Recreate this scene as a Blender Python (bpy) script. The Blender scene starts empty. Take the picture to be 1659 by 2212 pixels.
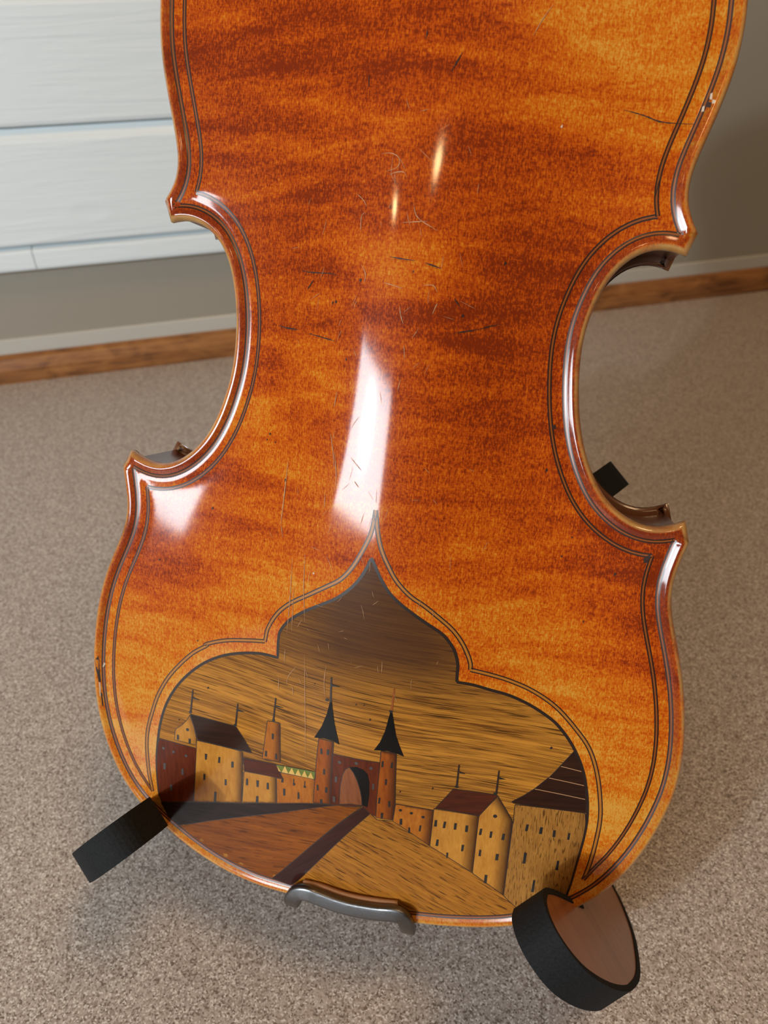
import bpy, math, random
import numpy as np
from mathutils import Matrix, Vector
from mathutils.geometry import delaunay_2d_cdt

random.seed(7)
SC = bpy.context.scene
COL = SC.collection
MM = 0.001

# ------------------------------------------------------------------ camera
# World: X along the violin's width, Y away from the viewer, Z up, metres.
# Violin frame: X width, Y up the body, Z out of the back, millimetres.
FLOOR_DROP = 190.0                                   # violin-frame origin above the bench
LEAN_C, LEAN_S = 0.896425, 0.443194                  # violin leans back about 26 degrees
V2W = np.array([[1, 0, 0], [0, LEAN_S, -LEAN_C], [0, LEAN_C, LEAN_S]])   # violin axes to world axes
CAM_V = np.array([45.681, 49.553, 229.853])          # camera in the violin frame
CAM_R = np.array([[0.97235957, 0.09389024, -0.21377905],
                  [-0.13432268, 0.97384617, -0.18325132],
                  [0.19098239, 0.20690155, 0.95954024]])
cam_rot = V2W @ CAM_R.T
cam_loc = V2W @ CAM_V + np.array([0, 0, FLOOR_DROP])
cd = bpy.data.cameras.new('camera'); cam = bpy.data.objects.new('camera', cd); COL.objects.link(cam)
m = Matrix.Identity(4)
for i in range(3):
    for j in range(3): m[i][j] = cam_rot[i, j]
    m[i][3] = cam_loc[i]*MM
cam.matrix_world = m
cd.sensor_fit = 'VERTICAL'; cd.sensor_height = 36.0; cd.lens = 36.0*1597/2212
cd.clip_start = 0.01; cd.clip_end = 50
cd.dof.use_dof = True; cd.dof.focus_distance = 0.236; cd.dof.aperture_fstop = 15.0
SC.camera = cam

# ------------------------------------------------------------------ world, lights, exposure
SC.view_settings.view_transform = 'Standard'
SC.view_settings.look = 'None'
SC.view_settings.exposure = 0.0
SC.view_settings.gamma = 1.0
SC.view_settings.use_curve_mapping = False
wd = bpy.data.worlds.new('world'); SC.world = wd; wd.use_nodes = True
wd.node_tree.nodes['Background'].inputs[0].default_value = (1.0, 0.70, 0.42, 1)
wd.node_tree.nodes['Background'].inputs[1].default_value = 0.10

def dirvec(az, el):
    """direction from the violin towards the viewer's side; az positive to the right"""
    a, e = math.radians(az), math.radians(el)
    return Vector((math.sin(a)*math.cos(e), -math.cos(a)*math.cos(e), math.sin(e)))

AIM = Vector((0, 0.03, 0.2))
def area(name, az, el, dist, sx, sy, power, color, shape='RECTANGLE'):
    l = bpy.data.lights.new(name, 'AREA'); l.shape = shape; l.size = sx; l.size_y = sy
    l.energy = power; l.color = color
    o = bpy.data.objects.new(name, l); COL.objects.link(o)
    o.location = AIM+dirvec(az, el)*dist
    o.rotation_euler = (AIM-o.location).to_track_quat('-Z', 'Y').to_euler()
    return o
def bulb(name, az, el, dist, r, power, color):
    l = bpy.data.lights.new(name, 'POINT'); l.shadow_soft_size = r; l.energy = power; l.color = color
    o = bpy.data.objects.new(name, l); COL.objects.link(o); o.location = AIM+dirvec(az, el)*dist
    return o
area('window_daylight', -24.5, 17, 1.8, 0.84, 0.48, 21, (0.84, 0.94, 1.0))
area('key_lamp', -25.5, 19, 1.9, 0.07, 0.07, 13, (0.88, 0.95, 1.0), 'DISK')
bulb('ceiling_bulb', 4, 48, 1.7, 0.05, 3.5, (1.0, 0.66, 0.30))
bulb('ceiling_bulb', -24, 41, 2.2, 0.04, 3, (1.0, 0.66, 0.30))
area('ceiling_lamp', 75, 72, 1.9, 0.6, 0.6, 13, (1.0, 0.64, 0.33), 'DISK')

# ------------------------------------------------------------------ helpers
def V3(p):
    """violin frame mm to world mm"""
    return V2W @ np.asarray(p, float)+np.array([0, 0, FLOOR_DROP])

class NT:
    def __init__(self, name):
        self.m = bpy.data.materials.new(name); self.m.use_nodes = True
        self.t = self.m.node_tree; self.b = self.t.nodes['Principled BSDF']
        self.co = None
    def n(self, typ, **kw):
        q = self.t.nodes.new(typ)
        for k, v in kw.items():
            if k.startswith('i_'): q.inputs[k[2:].replace('_', ' ')].default_value = v
            else: setattr(q, k, v)
        return q
    def l(self, a, b): self.t.links.new(a, b)
    def obj(self, rot=0.0, scale=(1, 1, 1), loc=(0, 0, 0)):
        """object coordinates turned about Z, then stretched"""
        if self.co is None: self.co = self.n('ShaderNodeTexCoord').outputs['Object']
        r = self.n('ShaderNodeVectorRotate', rotation_type='Z_AXIS'); r.inputs['Angle'].default_value = rot
        self.l(self.co, r.inputs['Vector'])
        mp = self.n('ShaderNodeMapping'); mp.inputs['Scale'].default_value = scale; mp.inputs['Location'].default_value = loc
        self.l(r.outputs[0], mp.inputs['Vector'])
        return mp.outputs[0]
    def noise(self, vec, scale=1.0, detail=3.0, rough=.55, dist=0.0):
        q = self.n('ShaderNodeTexNoise'); q.inputs['Scale'].default_value = scale; q.inputs['Detail'].default_value = detail
        q.inputs['Roughness'].default_value = rough; q.inputs['Distortion'].default_value = dist
        self.l(vec, q.inputs['Vector']); return q.outputs['Fac']
    def ramp(self, fac, stops, interp='LINEAR'):
        q = self.n('ShaderNodeValToRGB'); e = q.color_ramp.elements; q.color_ramp.interpolation = interp
        while len(e) < len(stops): e.new(0.5)
        for k, (p, c) in enumerate(stops):
            e[k].position = p; e[k].color = (c, c, c, 1) if isinstance(c, (int, float)) else (*c, 1)
        self.l(fac, q.inputs[0]); return q.outputs[0]
    def mix(self, fac, a, b, mode='MIX'):
        q = self.n('ShaderNodeMix', data_type='RGBA', blend_type=mode)
        for s, v in ((q.inputs[0], fac), (q.inputs[6], a), (q.inputs[7], b)):
            if isinstance(v, (int, float)): s.default_value = v
            elif isinstance(v, tuple): s.default_value = (*v, 1)
            else: self.l(v, s)
        return q.outputs[2]
    def math(self, op, a, b=0.0):
        q = self.n('ShaderNodeMath', operation=op)
        for s, v in ((q.inputs[0], a), (q.inputs[1], b)):
            if isinstance(v, (int, float)): s.default_value = v
            else: self.l(v, s)
        return q.outputs[0]
    def attr(self, name): return self.n('ShaderNodeAttribute', attribute_name=name).outputs['Fac']
    def bump(self, h, strength, dist):
        q = self.n('ShaderNodeBump'); q.inputs['Strength'].default_value = strength; q.inputs['Distance'].default_value = dist
        self.l(h, q.inputs['Height']); self.l(q.outputs[0], self.b.inputs['Normal'])
        return q
    def fin(self, color, rough=.5, coat=0.0, coat_rough=.1, spec=.5, metal=0.0):
        s = self.b.inputs['Base Color']
        if isinstance(color, tuple): s.default_value = (*color, 1)
        else: self.l(color, s)
        if isinstance(rough, (int, float)): self.b.inputs['Roughness'].default_value = rough
        else: self.l(rough, self.b.inputs['Roughness'])
        self.b.inputs['Coat Weight'].default_value = coat
        if isinstance(coat_rough, (int, float)): self.b.inputs['Coat Roughness'].default_value = coat_rough
        else: self.l(coat_rough, self.b.inputs['Coat Roughness'])
        self.b.inputs['Specular IOR Level'].default_value = spec; self.b.inputs['Metallic'].default_value = metal
        return self.m

def link(name, me, mats, parent=None, smooth=True):
    o = bpy.data.objects.new(name, me); COL.objects.link(o)
    for q in (mats if isinstance(mats, (list, tuple)) else [mats]): me.materials.append(q)
    if smooth: me.polygons.foreach_set('use_smooth', [True]*len(me.polygons))
    if parent is not None: o.parent = parent
    return o
def mesh(name, v, f, mi=None):
    me = bpy.data.meshes.new(name)
    me.from_pydata([tuple(map(float, p)) for p in v], [], [tuple(map(int, q)) for q in f])
    if mi is not None: me.polygons.foreach_set('material_index', mi)
    me.update(); return me
def fattr(me, name, vals):
    a = me.attributes.new(name, 'FLOAT', 'POINT'); a.data.foreach_set('value', np.asarray(vals, np.float32))
def tag(o, label=None, cat=None, group=None, kind=None):
    for k, v in (('label', label), ('category', cat), ('group', group), ('kind', kind)):
        if v: o[k] = v
    return o
def resample(P, step, closed=False):
    P = np.asarray(P, float)
    if closed: P = np.vstack([P, P[:1]])
    d = np.r_[0, np.cumsum(np.hypot(*np.diff(P, axis=0).T))]
    n = max(2, int(round(d[-1]/step))+1); s = np.linspace(0, d[-1], n)
    R = np.stack([np.interp(s, d, P[:, 0]), np.interp(s, d, P[:, 1])], 1)
    return R[:-1] if closed else R
def refine(P, step):
    """keep every corner, add points along the sides"""
    P = np.asarray(P, float); out = []
    for a, b in zip(P, np.roll(P, -1, 0)):
        n = max(1, int(math.ceil(np.hypot(*(b-a))/step)))
        out += [a+(b-a)*k/n for k in range(n)]
    return np.array(out)
def catmull(P, n=6):
    P = np.asarray(P, float); Q = np.vstack([2*P[0]-P[1], P, 2*P[-1]-P[-2]]); out = []
    for i in range(1, len(Q)-2):
        for k in range(n):
            t = k/n; a, b, c, d = Q[i-1:i+3]
            out.append(.5*(2*b+(c-a)*t+(2*a-5*b+4*c-d)*t*t+(3*b-a-3*c+d)*t**3))
    out.append(P[-1]); return np.array(out)

# ------------------------------------------------------------------ measured plan of the back, mm in the violin frame
OUTLINE = [(0.0,209.0), (6.15,208.9), (11.7,208.61), (17.02,208.12), (22.15,207.44), (27.12,206.56), (31.93,205.5), (36.58,204.25), (41.07,202.81), (45.37,201.2), (49.5,199.41),
    (53.43,197.46), (57.16,195.34), (60.68,193.06), (63.98,190.63), (67.05,188.06), (69.88,185.34), (72.47,182.49), (74.8,179.52), (76.88,176.42), (78.69,173.21), (80.23,169.89),
    (81.5,166.46), (82.49,162.91), (83.2,159.24), (83.62,155.41), (83.57,149.16), (83.71,147.45), (83.83,145.74), (83.91,144.03), (83.94,142.31), (83.92,140.6), (83.87,138.88),
    (83.76,137.17), (83.61,135.46), (83.42,133.75), (83.18,132.05), (82.9,130.36), (82.58,128.67), (82.22,126.99), (81.84,125.32), (81.43,123.65), (81.02,121.98), (80.59,120.32),
    (80.14,118.66), (79.69,117.0), (79.23,115.35), (78.76,113.69), (78.31,112.04), (77.89,110.37), (77.51,108.7), (77.19,107.02), (76.97,105.32), (76.86,103.62), (76.88,101.92),
    (77.06,100.24), (77.4,98.58), (77.91,96.97), (78.57,95.4), (79.35,93.88), (80.21,92.4), (81.11,90.94), (79.16,84.74), (77.05,85.39), (74.93,85.87), (72.79,86.05),
    (70.67,85.88), (68.6,85.34), (66.63,84.46), (64.8,83.3), (63.12,81.89), (61.62,80.3), (60.29,78.54), (59.15,76.65), (58.18,74.66), (57.36,72.59), (56.65,70.48), (56.03,68.33),
    (55.49,66.16), (55.05,63.98), (54.72,61.77), (54.52,59.55), (54.42,57.32), (54.42,55.08), (54.5,52.85), (54.65,50.61), (54.86,48.38), (55.11,46.16), (55.41,43.93),
    (55.75,41.72), (56.14,39.51), (56.58,37.32), (57.09,35.14), (57.66,32.97), (58.31,30.83), (59.03,28.71), (59.83,26.63), (60.71,24.57), (61.67,22.55), (62.7,20.57),
    (63.82,18.63), (65.04,16.77), (66.38,15.0), (67.85,13.34), (69.46,11.82), (71.18,10.43), (73.02,9.2), (74.96,8.14), (76.98,7.29), (79.07,6.71), (81.21,6.44), (83.37,6.51),
    (85.5,6.88), (87.59,7.53), (89.64,8.38), (91.65,9.33), (93.7,3.25), (92.67,-1.59), (91.83,-6.07), (91.44,-10.09), (91.55,-13.69), (92.07,-17.01), (92.85,-20.14),
    (93.78,-23.18), (94.78,-26.17), (95.81,-29.16), (96.81,-32.16), (97.77,-35.17), (98.69,-38.21), (99.54,-41.28), (100.33,-44.37), (101.04,-47.49), (101.69,-50.64),
    (102.25,-53.81), (102.74,-57.01), (103.14,-60.24), (103.44,-63.48), (103.63,-66.75), (103.7,-70.03), (103.62,-73.31), (103.39,-76.59), (103.0,-79.86), (102.46,-83.11),
    (101.79,-86.34), (101.01,-89.55), (100.13,-92.74), (99.16,-95.9), (98.08,-99.03), (96.89,-102.12), (95.59,-105.17), (94.16,-108.17), (92.62,-111.11), (90.96,-113.98),
    (89.16,-116.77), (87.22,-119.46), (85.12,-122.02), (82.85,-124.44), (80.46,-126.73), (77.95,-128.89), (75.36,-130.94), (72.71,-132.88), (70.0,-134.71), (67.24,-136.43),
    (64.41,-138.01), (61.51,-139.45), (58.55,-140.74), (55.54,-141.88), (52.51,-142.89), (49.47,-143.79), (46.44,-144.62), (43.43,-145.37), (40.43,-146.06), (37.46,-146.7),
    (34.5,-147.27), (31.55,-147.78), (28.63,-148.24), (25.72,-148.66), (22.82,-149.03), (19.94,-149.35), (17.07,-149.61), (14.2,-149.79), (11.34,-149.89), (8.49,-149.9),
    (5.64,-149.82), (2.81,-149.66), (0.0,-149.4), (-2.81,-149.66), (-5.64,-149.83), (-8.48,-149.91), (-11.34,-149.91), (-14.2,-149.85), (-17.08,-149.74), (-19.99,-149.62),
    (-22.93,-149.51), (-25.92,-149.4), (-28.94,-149.26), (-31.99,-149.05), (-35.04,-148.71), (-38.1,-148.24), (-41.14,-147.64), (-44.18,-146.92), (-47.21,-146.08),
    (-50.22,-145.13), (-53.21,-144.05), (-56.16,-142.85), (-59.08,-141.54), (-61.97,-140.11), (-64.82,-138.58), (-67.65,-136.96), (-70.46,-135.26), (-73.26,-133.49),
    (-76.04,-131.65), (-78.79,-129.7), (-81.47,-127.64), (-84.03,-125.43), (-86.44,-123.05), (-88.68,-120.52), (-90.74,-117.84), (-92.62,-115.04), (-94.34,-112.13),
    (-95.9,-109.13), (-97.33,-106.07), (-98.62,-102.95), (-99.78,-99.78), (-100.82,-96.58), (-101.72,-93.34), (-102.49,-90.07), (-103.14,-86.77), (-103.66,-83.47),
    (-104.05,-80.15), (-104.33,-76.83), (-104.49,-73.51), (-104.55,-70.2), (-104.53,-66.89), (-104.42,-63.61), (-104.23,-60.33), (-103.98,-57.07), (-103.64,-53.82),
    (-103.22,-50.59), (-102.7,-47.38), (-102.07,-44.2), (-101.33,-41.04), (-100.47,-37.92), (-99.5,-34.84), (-98.42,-31.8), (-97.27,-28.8), (-96.07,-25.83), (-94.9,-22.86),
    (-93.83,-19.84), (-92.97,-16.71), (-92.44,-13.38), (-92.33,-9.74), (-92.68,-5.72), (-93.42,-1.27), (-94.3,3.49), (-91.49,9.22), (-89.52,8.23), (-87.53,7.31), (-85.5,6.54),
    (-83.4,6.02), (-81.27,5.82), (-79.13,5.98), (-77.02,6.46), (-74.99,7.24), (-73.05,8.27), (-71.21,9.5), (-69.48,10.88), (-67.86,12.4), (-66.34,14.03), (-64.94,15.76),
    (-63.66,17.58), (-62.5,19.48), (-61.44,21.45), (-60.48,23.47), (-59.62,25.53), (-58.85,27.63), (-58.16,29.75), (-57.52,31.9), (-56.94,34.06), (-56.41,36.24), (-55.97,38.43),
    (-55.6,40.64), (-55.32,42.86), (-55.12,45.09), (-54.99,47.32), (-54.92,49.56), (-54.91,51.8), (-54.96,54.04), (-55.08,56.28), (-55.26,58.51), (-55.5,60.74), (-55.81,62.95),
    (-56.19,65.16), (-56.65,67.35), (-57.2,69.52), (-57.85,71.65), (-58.61,73.74), (-59.52,75.77), (-60.58,77.71), (-61.82,79.52), (-63.25,81.16), (-64.89,82.58), (-66.71,83.77),
    (-68.68,84.7), (-70.74,85.34), (-72.87,85.66), (-75.01,85.64), (-77.15,85.33), (-79.28,84.83), (-81.7,91.12), (-80.75,92.53), (-79.86,93.97), (-79.07,95.46), (-78.42,97.01),
    (-77.95,98.62), (-77.65,100.27), (-77.52,101.95), (-77.54,103.63), (-77.69,105.32), (-77.94,107.0), (-78.26,108.67), (-78.63,110.33), (-79.04,111.99), (-79.46,113.64),
    (-79.88,115.29), (-80.3,116.95), (-80.72,118.6), (-81.14,120.25), (-81.56,121.91), (-81.97,123.56), (-82.38,125.22), (-82.78,126.88), (-83.16,128.54), (-83.51,130.21),
    (-83.84,131.88), (-84.13,133.56), (-84.37,135.24), (-84.57,136.94), (-84.73,138.63), (-84.85,140.33), (-84.95,142.03), (-85.02,143.74), (-85.06,145.44), (-85.1,147.15),
    (-85.12,148.85), (-85.18,155.12), (-84.75,158.98), (-84.02,162.66), (-83.02,166.23), (-81.72,169.68), (-80.15,173.02), (-78.31,176.25), (-76.19,179.36), (-73.82,182.35),
    (-71.18,185.21), (-68.3,187.94), (-65.17,190.53), (-61.81,192.98), (-58.23,195.27), (-54.43,197.4), (-50.42,199.36), (-46.22,201.16), (-41.83,202.78), (-37.26,204.22),
    (-32.53,205.48), (-27.62,206.55), (-22.56,207.43), (-17.33,208.11), (-11.92,208.61), (-6.27,208.9)]
PANEL = [(-75.48,-120.49), (-76.47,-113.58), (-77.11,-105.58), (-76.89,-98.61), (-76.2,-91.6), (-74.39,-83.84), (-71.41,-77.03), (-67.56,-71.17), (-62.56,-65.62), (-56.99,-61.02),
    (-50.27,-57.17), (-43.02,-54.43), (-35.84,-52.7), (-29.58,-52.37), (-29.67,-46.26), (-29.05,-42.45), (-26.01,-38.06), (-20.91,-33.76), (-15.43,-30.25), (-10.15,-26.91),
    (-6.04,-23.2), (-3.02,-19.3), (-1.0,-15.4), (0.43,-11.65), (1.64,-13.81), (3.82,-17.71), (6.94,-22.0), (10.86,-25.28), (15.17,-28.1), (19.91,-30.95), (24.17,-33.44),
    (26.65,-35.89), (28.75,-38.9), (30.21,-43.24), (30.4,-46.75), (30.56,-49.53), (35.83,-50.07), (41.38,-51.36), (47.34,-52.65), (54.26,-55.35), (60.78,-58.98), (64.51,-61.94),
    (68.75,-66.79), (71.91,-71.8), (74.15,-76.47), (75.83,-81.78), (77.15,-87.7), (77.83,-93.81), (77.78,-99.61), (77.3,-105.56), (76.65,-112.15), (76.03,-118.97), (75.21,-124.51)]
PANEL_PURFLING = [[(-78.6,-119.21), (-79.15,-116.02), (-79.79,-113.37), (-80.49,-109.2), (-81.11,-103.47), (-81.35,-98.86), (-80.91,-92.97), (-79.51,-86.93), (-77.36,-79.64),
    (-73.69,-72.11), (-68.86,-65.49), (-63.26,-59.48), (-57.62,-55.26), (-58.84,-55.38), (-54.32,-53.21), (-48.71,-51.17), (-40.36,-49.06), (-34.87,-47.87)],[(-34.87,-47.87),
    (-34.7,-47.36), (-33.82,-42.67), (-30.52,-36.66), (-25.88,-31.96), (-19.76,-27.77), (-13.88,-23.78), (-9.18,-20.42), (-5.67,-15.95), (-2.84,-10.3), (-0.58,-4.38), (0.15,0.31),
    (0.36,3.51)],[(0.36,3.51), (1.6,-3.14), (3.22,-8.44), (5.69,-13.21), (8.83,-17.94), (13.25,-22.11), (17.97,-24.9), (22.74,-28.25), (27.58,-32.15), (31.19,-36.72),
    (33.79,-41.93), (34.34,-44.89)],[(34.34,-44.89), (40.75,-46.09), (46.7,-47.53), (54.32,-50.3), (62.24,-54.92), (69.31,-61.46), (74.77,-67.96), (78.46,-76.16), (80.99,-86.09),
    (81.92,-93.58), (81.65,-102.91), (80.89,-110.53), (80.01,-116.01)]]
PIECES = {'dark_wall':[(-76.08,-96.59), (-61.07,-97.03), (-61.6,-119.45), (-74.63,-122.76), (-75.58,-119.89), (-76.59,-113.61), (-77.11,-105.58),
    (-76.87,-99.18)],'gable':[(-63.98,-84.08), (-62.29,-88.3), (-61.17,-92.58), (-61.1,-95.72), (-69.93,-95.57), (-69.8,-91.26), (-67.12,-88.92),
    (-65.18,-86.46)],'long_roof':[(-63.81,-83.76), (-45.35,-83.73), (-41.63,-88.36), (-38.67,-92.82), (-60.47,-93.43)],'tall_house':[(-61.03,-93.69), (-42.41,-93.25),
    (-42.35,-115.16), (-61.43,-119.52)],'low_roof':[(-42.1,-95.79), (-29.05,-94.47), (-26.27,-99.9), (-41.62,-101.27)],'small_house':[(-41.73,-101.42), (-29.01,-100.14),
    (-28.71,-111.44), (-42.25,-115.01)],'chimney_tower':[(-32.73,-77.56), (-27.73,-76.78), (-27.4,-93.07), (-34.59,-94.08)],'green_band':[(-29.04,-94.53), (-13.67,-92.12),
    (-13.79,-95.41), (-27.65,-97.38)],'curtain_wall':[(-27.65,-97.5), (-13.95,-95.59), (-14.49,-106.8), (-28.6,-111.41), (-28.9,-100.35),
    (-26.27,-99.9)],'tower_left':[(-12.93,-78.07), (-7.49,-77.93), (-8.11,-104.82), (-14.6,-106.71)],'spire_left':[(-9.05,-62.3), (-8.5,-65.8), (-7.57,-70.83), (-5.48,-78.35),
    (-7.61,-77.58), (-10.9,-77.45), (-14.63,-78.33), (-12.12,-73.18), (-10.47,-67.9), (-9.57,-62.69)],'gate_wall':[(-7.47,-82.55), (8.75,-82.24), (8.45,-105.61), (6.12,-104.73),
    (3.6,-101.35), (-8.27,-105.01)],'ramp':[(-1.49,-86.21), (0.19,-88.23), (1.5,-90.85), (2.73,-94.47), (3.36,-97.71), (3.53,-101.26), (-0.54,-101.55), (-4.68,-103.49),
    (-4.42,-95.15), (-3.7,-89.76), (-2.81,-87.46)],'arch':[(-1.49,-86.21), (1.0,-85.49), (3.34,-86.07), (4.96,-87.62), (5.7,-90.65), (5.95,-95.77), (5.45,-101.79), (3.6,-101.08),
    (3.36,-97.71), (2.73,-94.47), (1.5,-90.85), (0.19,-88.23)],'tower_right':[(8.81,-77.64), (13.86,-77.71), (14.66,-97.98), (14.27,-106.31),
    (8.35,-106.18)],'spire_right':[(10.71,-62.59), (11.28,-62.42), (11.94,-65.28), (13.32,-71.35), (14.67,-74.78), (16.3,-78.59), (13.61,-77.74), (11.01,-77.28), (6.4,-77.74),
    (8.21,-74.31), (9.55,-69.84)],'corner_house':[(14.85,-98.69), (27.74,-99.44), (27.7,-115.0), (14.25,-106.81)],'row_house':[(27.77,-98.66), (42.95,-99.06), (43.32,-122.37),
    (27.7,-115.0)],'row_roof':[(33.5,-89.58), (48.21,-89.82), (45.6,-94.44), (42.93,-98.89), (28.23,-98.46)],'gable_house':[(48.26,-90.2), (51.18,-94.53), (54.02,-98.66),
    (54.82,-128.4), (43.34,-122.49), (42.95,-99.11), (45.61,-94.55)],'great_roof':[(70.07,-69.85), (72.36,-72.74), (74.22,-76.97), (75.61,-81.82), (76.8,-87.78), (77.02,-91.06),
    (53.64,-91.98), (52.9,-91.57), (56.43,-88.64), (59.66,-85.38), (64.3,-79.56), (67.57,-74.09)],'great_wall':[(54.25,-92.41), (76.93,-91.08), (77.68,-94.89), (77.59,-100.45),
    (77.11,-105.87), (76.47,-112.47), (75.85,-119.3), (75.05,-125.07), (71.48,-127.96), (60.8,-133.27), (54.85,-128.56)],'dark_wedge':[(-74.95,-123.0), (-61.71,-119.59),
    (-42.24,-115.19), (-14.6,-106.91), (-5.32,-104.2), (-17.26,-110.33), (-27.96,-115.38), (-41.49,-120.71), (-55.24,-125.98), (-67.34,-131.21),
    (-71.71,-129.12)],'path':[(3.84,-102.0), (6.41,-104.7), (-10.01,-129.26), (-19.75,-143.4), (-21.78,-145.3), (-29.15,-144.35),
    (-19.14,-131.71)],'ground_left':[(-67.34,-131.21), (-55.24,-125.98), (-41.49,-120.71), (-27.96,-115.38), (-17.26,-110.33), (-5.32,-104.2), (3.55,-101.85), (-19.14,-131.71),
    (-29.15,-144.35),'B'],'ground_right':[(6.41,-104.7), (8.87,-107.37), (14.25,-106.81), (27.7,-115.0), (43.33,-122.43), (54.83,-128.45), (60.8,-133.27),'B',(-21.78,-145.3),
    (-19.75,-143.4), (-10.01,-129.26)]}
WINDOWS = [('dark_wall',-74.39,-100.05,0.58,0), ('dark_wall',-70.25,-100.64,0.58,0), ('dark_wall',-65.11,-101.03,0.58,0), ('dark_wall',-73.67,-107.4,0.88,2.65),
    ('dark_wall',-66.34,-108.0,0.87,2.66), ('dark_wall',-70.67,-115.74,0.88,2.68), ('gable',-64.81,-90.23,0.64,0), ('gable',-68.59,-94.22,0.82,2.04),
    ('gable',-63.85,-94.68,0.82,2.05), ('tall_house',-57.1,-99.44,0.87,2.54), ('tall_house',-51.69,-99.36,0.87,2.55), ('tall_house',-46.4,-99.85,0.87,2.57),
    ('tall_house',-57.45,-107.98,0.87,2.56), ('tall_house',-48.96,-108.02,0.86,2.58), ('tall_house',-52.95,-115.24,0.92,4.44), ('small_house',-40.49,-105.52,0.86,2.85),
    ('small_house',-36.29,-105.08,0.86,2.87), ('small_house',-32.27,-104.89,0.86,2.9), ('small_house',-36.32,-111.83,0.85,2.87), ('chimney_tower',-30.53,-83.21,0.81,2.4),
    ('chimney_tower',-33.16,-91.25,0.82,2.47), ('chimney_tower',-29.07,-91.07,0.81,2.48), ('curtain_wall',-25.85,-105.5,0.74,3.09), ('curtain_wall',-20.25,-105.24,0.69,3.03),
    ('curtain_wall',-22.06,-99.86,0.52,3.1), ('curtain_wall',-17.82,-98.94,0.4,2.5), ('curtain_wall',-26.54,-100.48,0.81,2.08), ('curtain_wall',-22.0,-100.59,0.52,0),
    ('curtain_wall',-17.82,-100.33,0.52,0), ('tower_left',-11.76,-82.89,0.75,2.34), ('tower_left',-9.35,-82.51,0.74,2.32), ('tower_left',-10.41,-90.92,0.77,2.46),
    ('tower_left',-12.81,-98.79,0.81,2.66), ('tower_left',-9.61,-98.61,0.8,2.67), ('tower_left',-11.5,-104.78,0.86,2.25), ('gate_wall',-5.0,-85.17,0.66,0),
    ('gate_wall',0.84,-84.07,0.63,0), ('gate_wall',5.93,-84.97,0.61,0), ('gate_wall',-6.07,-92.49,0.82,2.56), ('gate_wall',7.1,-92.16,0.72,2.53),
    ('gate_wall',-6.55,-101.73,0.87,2.94), ('tower_right',9.71,-82.65,0.71,2.41), ('tower_right',12.73,-82.58,0.7,2.42), ('tower_right',11.25,-89.65,0.71,2.52),
    ('tower_right',9.34,-97.99,0.72,2.75), ('tower_right',12.83,-99.01,0.72,2.77), ('tower_right',10.48,-104.93,0.74,2.94), ('corner_house',16.62,-101.27,0.57,0),
    ('corner_house',20.36,-101.98,0.57,0), ('corner_house',24.42,-103.0,0.57,0), ('corner_house',17.08,-106.45,0.73,2.8), ('corner_house',23.74,-108.07,0.73,2.69),
    ('corner_house',20.07,-109.65,0.68,2.49), ('row_house',28.85,-104.85,0.86,2.86), ('row_house',31.86,-104.92,0.86,2.82), ('row_house',35.48,-104.85,0.86,2.78),
    ('row_house',39.49,-105.03,0.85,2.74), ('row_house',30.14,-112.94,0.88,2.83), ('row_house',38.82,-113.18,0.87,2.74), ('row_house',34.02,-117.35,0.68,2.3),
    ('gable_house',48.27,-98.15,0.7,0), ('gable_house',44.21,-105.31,0.85,2.69), ('gable_house',47.7,-105.69,0.85,2.66), ('gable_house',51.89,-105.67,0.84,2.63),
    ('gable_house',44.93,-113.76,0.86,2.68), ('gable_house',50.79,-114.06,0.86,2.64), ('gable_house',48.06,-123.6,0.82,3.43), ('great_wall',59.17,-100.49,0.83,2.68),
    ('great_wall',63.8,-100.56,0.83,2.65), ('great_wall',68.25,-100.75,0.82,2.63), ('great_wall',72.91,-100.75,0.81,2.6), ('great_wall',59.96,-112.23,0.8,4.31),
    ('great_wall',70.94,-112.41,0.83,3.7), ('great_wall',64.2,-122.19,0.85,4.84)]
TRIANGLES = [[(-28.88,-94.77), (-28.04,-96.9), (-27.1,-97.07)],[(-25.58,-93.94), (-26.83,-97.1), (-24.25,-96.81)],[(-22.84,-93.7), (-24.2,-96.8),
    (-21.63,-96.49)],[(-20.39,-93.48), (-21.58,-96.47), (-19.13,-96.19)],[(-17.95,-93.18), (-19.08,-96.17), (-16.75,-95.86)],[(-15.53,-93.0), (-16.69,-95.84), (-14.38,-95.51)]]
POLES = [('dark_wall',[(-63.02,-73.93), (-63.72,-83.01)],[(-62.84,-76.43), (-62.71,-77.28), (-60.25,-77.22)]), ('long_roof',[(-44.67,-74.37), (-45.36,-83.16)],[(-44.52,-76.49),
    (-44.5,-77.38), (-41.97,-76.85)]), ('chimney_tower',[(-29.67,-67.61), (-30.36,-76.8)],[(-29.42,-70.3), (-29.41,-70.95), (-26.59,-70.39)]), ('spire_left',[(-9.64,-54.16),
    (-9.39,-63.16)],[(-9.54,-56.57), (-9.4,-57.35), (-6.51,-56.91)]), ('spire_right',[(11.3,-54.2), (11.07,-62.53)],None), ('row_roof',[(34.4,-79.81),
    (34.47,-88.59)],[(34.82,-82.3), (34.9,-83.07), (36.73,-83.11)]), ('gable_house',[(47.46,-80.39), (47.62,-89.53)],[(47.84,-82.82), (47.94,-83.67), (49.91,-83.32)])]
BALLS = [(-63.83,-82.87), (-45.53,-83.21), (-30.31,-76.56), (-10.66,-62.71), (10.92,-62.39), (34.43,-88.59), (47.24,-89.43)]
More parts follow.
